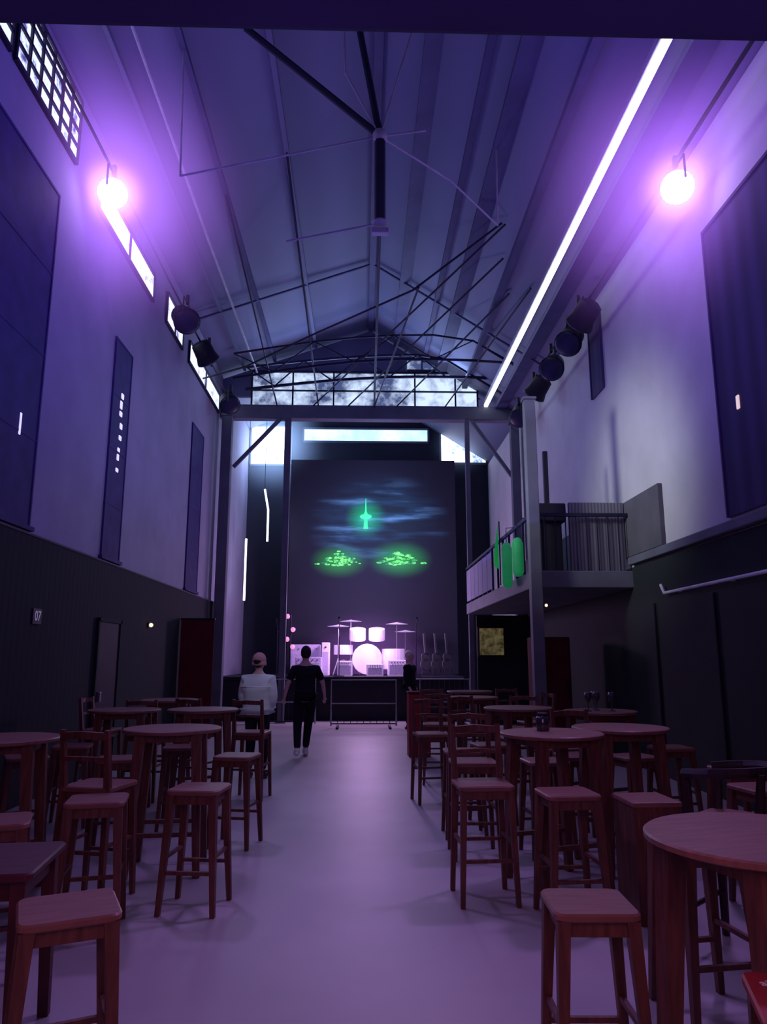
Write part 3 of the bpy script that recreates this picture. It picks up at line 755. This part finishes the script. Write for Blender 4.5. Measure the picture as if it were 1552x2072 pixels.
def person(loc,rz,label,pose,top,legs,shoes,hair,hairlen=.0,cap=None,puffy=0.0,short=False,scale=1.0):
    """faces -Y"""
    r=empty('person',loc,rz,label=label,category='person'); r.scale=(scale,)*3
    J={'pel':(0,0,.95),'sp':(0,.01,1.12),'ch':(0,.01,1.30),'nb':(0,.01,1.45),'nk':(0,-.005,1.53),'hd':(0,-.01,1.60)}
    V=[J['pel'],J['sp'],J['ch'],J['nb'],J['nk'],J['hd']]
    R=[(.14,.10),(.125,.09),(.145,.10),(.085,.075),.052,.06]
    E=[(0,1),(1,2),(2,3),(3,4),(4,5)]
    fing=[]
    for s,k in ((-1,'R'),(1,'L')):
        P=pose[k]
        i=len(V); V+= [(s*.175,.01,1.41),P['el'],P['wr'],P['ha']]; R+=[.058,.043,.029,(.036,.022)]
        E+=[(3,i),(i,i+1),(i+1,i+2),(i+2,i+3)]
        w=Vector(P['wr']); h=Vector(P['ha']); d=(h-w).normalized()
        side=d.cross(Vector((0,1,0) if abs(d.y)<.8 else (0,0,1))).normalized()
        up=side.cross(d).normalized()
        for q,lf in zip((-1.5,-.5,.5,1.5),(.062,.075,.07,.055)):
            p0=h+side*q*.017; p1=p0+d*lf*.55; p2=p1+(d*.8+up*.55).normalized()*lf*.5
            fing.append([h-d*.01+side*q*.012,p0+d*.02,p1,p2])
        th=w+d*.03
        fing.append([th,th+side*.03*s+d*.02,th+side*.045*s+d*.055+up*.01])
        i=len(V); V+=[(s*.095,0,.88),P['kn'],P['an'],(P['an'][0]+.01*s,P['an'][1]-.05,P['an'][2]-.035),(P['an'][0]+.015*s,P['an'][1]-.16,P['an'][2]-.05)]
        R+=[.088,.06,.042,.042,.034]; E+=[(0,i),(i,i+1),(i+1,i+2),(i+2,i+3),(i+3,i+4)]
    b=skin(V,E,R,2,0)
    for f in fing:
        merge(b,skin(f,[(k,k+1) for k in range(len(f)-1)],[.009]*len(f),1,0))
    ball(b,(0,-.005,1.655),.1,(.78,.95,1.12),20,16); ball(b,(0,-.03,1.595),.06,(.85,.95,.8)); 
    ball(b,(0,-.103,1.645),.016,(.8,1,1.5),8,6); ball(b,(.078,.005,1.645),.022,(.45,.8,1.3),8,6); ball(b,(-.078,.005,1.645),.022,(.45,.8,1.3),8,6)
    ball(b,(0,-.092,1.60),.02,(1.3,.5,.45),8,6)
    b=remesh(b,.009); body=obj('body',b,'skin',r,True)
    for s in (-1,1): obj('eye',ball(NB(),(s*.032,-.088,1.665),.012,(1.2,.6,.7),8,6),'lamp',body,True)
    p=puffy
    V2=[(0,0,.86),(0,.005,1.0),J['sp'],J['ch'],(0,.01,1.42),(0,.01,1.49)]
    R2=[(.185+p,.135+p),(.18+p,.135+p),(.165+p,.125+p),(.178+p*.8,.135+p*.8),(.12+p*.5,.09+p*.5),.075+p*.4]
    E2=[(0,1),(1,2),(2,3),(3,4),(4,5)]
    for s,k in ((-1,'R'),(1,'L')):
        P=pose[k]; i=len(V2)
        el=Vector(P['el']); wr=Vector(P['wr']); sh=Vector((s*.185,.01,1.40))
        if short:
            V2+=[sh,sh.lerp(el,.9)]; R2+=[.082,.062]; E2+=[(4,i),(i,i+1)]
        else:
            V2+=[sh,el,wr.lerp(el,.06)]; R2+=[.078+p*.6,.058+p*.6,.042+p*.5]; E2+=[(4,i),(i,i+1),(i+1,i+2)]
    g=skin(V2,E2,R2,2,2); obj('jacket' if p or not short else 'shirt',g,top,r,True)
    V3=[(0,0,.98)]; R3=[(.165,.125)]; E3=[]
    for s,k in ((-1,'R'),(1,'L')):
        P=pose[k]; i=len(V3)
        V3+=[(s*.098,0,.87),P['kn'],(P['an'][0],P['an'][1],P['an'][2]+.02)]; R3+=[.108,.078,.058]; E3+=[(0,i),(i,i+1),(i+1,i+2)]
    obj('trousers',skin(V3,E3,R3,2,0),legs,r,True)
    for s,k in ((-1,'R'),(1,'L')):
        a=pose[k]['an']
        b=NB(); ball(b,(a[0]+.008*s,a[1]-.055,a[2]-.045),.05,(1,2.8,1.0),14,10)
        for v in b.verts: v.co.z=max(v.co.z,a[2]-.089)
        tube(b,[(a[0],a[1],a[2]-.03),(a[0],a[1]+.002,a[2]+.03)],[.05,.047],12)
        obj('shoe',b,shoes,r,True)
    if cap:
        b=NB(); ball(b,(0,.003,1.70),.11,(.95,1.05,1.0),20,14)
        for v in b.verts: v.co.z=max(v.co.z,1.63)
        lathe(b,[(.102,1.615),(.110,1.625),(.110,1.665),(.102,1.675)],20,(0,.003,0))
        obj('knit_cap',b,cap,r,True)
    b=NB(); ball(b,(0,.02,1.68),.104,(.84,.98,1.08),20,16)
    for v in b.verts:
        if v.co.y<-.035 and v.co.z<1.71: v.co.y=-.03
    if hairlen: ball(b,(0,.055,1.60-hairlen/3),.08,(1.0,.6,1+hairlen*4),16,12)
    if cap:
        for v in b.verts: v.co.z=min(v.co.z,1.70)
    obj('hair',b,hair,r,True)
    return r
stand={'R':dict(el=(-.24,.03,1.15),wr=(-.23,-.06,.94),ha=(-.225,-.10,.87),kn=(-.1,-.02,.5),an=(-.105,.02,.09)),
       'L':dict(el=(.24,.03,1.15),wr=(.23,-.06,.94),ha=(.225,-.10,.87),kn=(.1,-.02,.5),an=(.105,.02,.09))}
pock={'R':dict(el=(-.225,.03,1.14),wr=(-.17,-.13,1.0),ha=(-.13,-.19,1.0),kn=(-.1,-.02,.5),an=(-.11,.02,.09)),
      'L':dict(el=(.225,.03,1.14),wr=(.17,-.13,1.0),ha=(.13,-.19,1.0),kn=(.1,-.02,.5),an=(.11,.02,.09))}
walk={'R':dict(el=(-.29,.02,1.18),wr=(-.33,-.06,.97),ha=(-.33,-.10,.90),kn=(-.07,-.12,.51),an=(-.03,-.10,.09)),
      'L':dict(el=(.29,.06,1.18),wr=(.34,.04,.97),ha=(.345,.03,.90),kn=(.12,.05,.50),an=(.13,.26,.13))}
person((-1.42,10.5,0),math.pi-.2,'person in puffy pale jacket and pink knit cap, seen from behind',pock,'puffer','cloth_black','shoe_b','hair',0.0,cap='cap',puffy=.055,scale=.92)
person((-.94,12.7,0),math.pi+.15,'person in black walking away, bare forearms and white shoes',walk,'cloth_black','cloth_black','shoe','hair',short=True,scale=1.0,puffy=.015)
person((1.1,17.2,0),1.2,'person in dark coat with fair hair standing by the stage',stand,'cloth_black','cloth_black','shoe_b','hair_l',.12,puffy=.02,scale=.98)

# ------------------------------------------------------------------ lights
def light(t,name,loc,e,col,size=.3,target=None,cone=60,blend=.6,sy=None):
    l=bpy.data.lights.new(name,t); l.energy=e; l.color=col
    if t=='AREA':
        l.size=size
        if sy: l.shape='RECTANGLE'; l.size_y=sy
    else: l.shadow_soft_size=size
    if t=='SPOT': l.spot_size=math.radians(cone); l.spot_blend=blend
    o=bpy.data.objects.new(name,l); COL.objects.link(o); o.location=loc
    if target: o.rotation_euler=(Vector(target)-Vector(loc)).to_track_quat('-Z','Y').to_euler()
    return o
d=(Vector((0,0,1.6))-Vector(LL)).normalized()*.15
light('SPOT','violet_key',Vector(LL)+d,330,(.50,.30,1.0),.35,(.6,4.0,0),60,1.0)
light('SPOT','indigo_fill',(1.5,5.0,7.0),240,(.10,.02,1.0),.4,(-3.8,7.0,6.0),100,1.0)  # added spot without a fixture, tints the upper left wall indigo
d=(Vector((0,0,1.6))-Vector(LR)).normalized()*.15
light('SPOT','violet_key',Vector(LR)+d,430,(.52,.28,1.0),.35,(.5,3.6,0),56,1.0)
light('SPOT','indigo_fill',(-1.5,5.0,7.0),240,(.18,.03,1.0),.4,(4.2,7.0,6.4),90,1.0)  # same added spot for the upper right wall
light('AREA','roof_fill',(0.2,9,3.6),95,(.14,.12,1.0),5,(0.2,9.001,9),sy=14)  # added up-facing area light, unseen, lifts the ceiling
light('AREA','gable_daylight',(0.2,18.3,8.7),75,(.38,.54,1.0),5,(0.2,8,9.6),sy=.8)
light('AREA','furniture_fill',(.2,-.2,2.95),27,(1.0,.36,.40),2.5,(.2,5,.5))  # added fill behind the camera, no fixture, warms the furniture
light('AREA','lintel_fill',(0,-.7,2.2),10,(.2,.12,1.0),2.0,(0,1.3,3.1))  # unseen light added only to turn the lintel soffit indigo
light('SPOT','wall_fill',(-2.2,8.6,5.2),880,(.92,.95,1.0),.5,(4.2,11.0,4.1),42,1.0)  # added spot in mid-air, brightens the white right wall
light('SPOT','wall_fill',(3.0,11,5.8),130,(.66,.60,1.0),.5,(-3.8,12.0,4.0),62,1.0)  # added spot in mid-air, brightens the left wall panels
light('POINT','stage_violet',(.1,20.0,2.9),240,(.82,.48,1.0),.3)
light('POINT','stage_blue',(-2.9,23,8.0),75,(.5,.65,1.0),.5)
light('POINT','stage_fill',(.4,20.6,6.8),45,(.38,.45,1.0),.5)  # added fill with no lamp behind it, lifts the backdrop blue
light('SPOT','aisle_fill',(.3,11.5,7.8),430,(.52,.39,1.0),.9,(0.0,9.0,0),42,1.0)  # added soft spot, no lamp there, brightens the far aisle floor
light('SPOT','aisle_fill',(.5,6.0,7.8),190,(.54,.38,1.0),.9,(.35,4.4,0),42,1.0)  # added soft spot, no lamp there, brightens the near aisle floor
light('SPOT','floor_fill',(1.6,6.2,7.4),170,(.60,.42,1.0),.5,(.46,4.0,0),13,1.0)  # narrow spot added to make a bright patch on the floor
light('SPOT','person_fill',(-.3,6.0,5.0),110,(.75,.88,1.0),.3,(-1.42,10.5,1.35),16,1.0)  # added spot without a fixture, brightens the pale jacket

w=bpy.data.worlds.new('w'); scene.world=w; w.use_nodes=True
w.node_tree.nodes['Background'].inputs[0].default_value=(.05,.04,.2,1); w.node_tree.nodes['Background'].inputs[1].default_value=.3

cam=bpy.data.cameras.new('camera'); co=bpy.data.objects.new('camera',cam); COL.objects.link(co)
cam.sensor_fit='VERTICAL'; cam.sensor_height=36; cam.sensor_width=27; cam.lens=26
cam.clip_end=200
co.location=(0,0,1.6); co.rotation_euler=(math.radians(90+11.1),0,math.radians(-1.65))
scene.camera=co
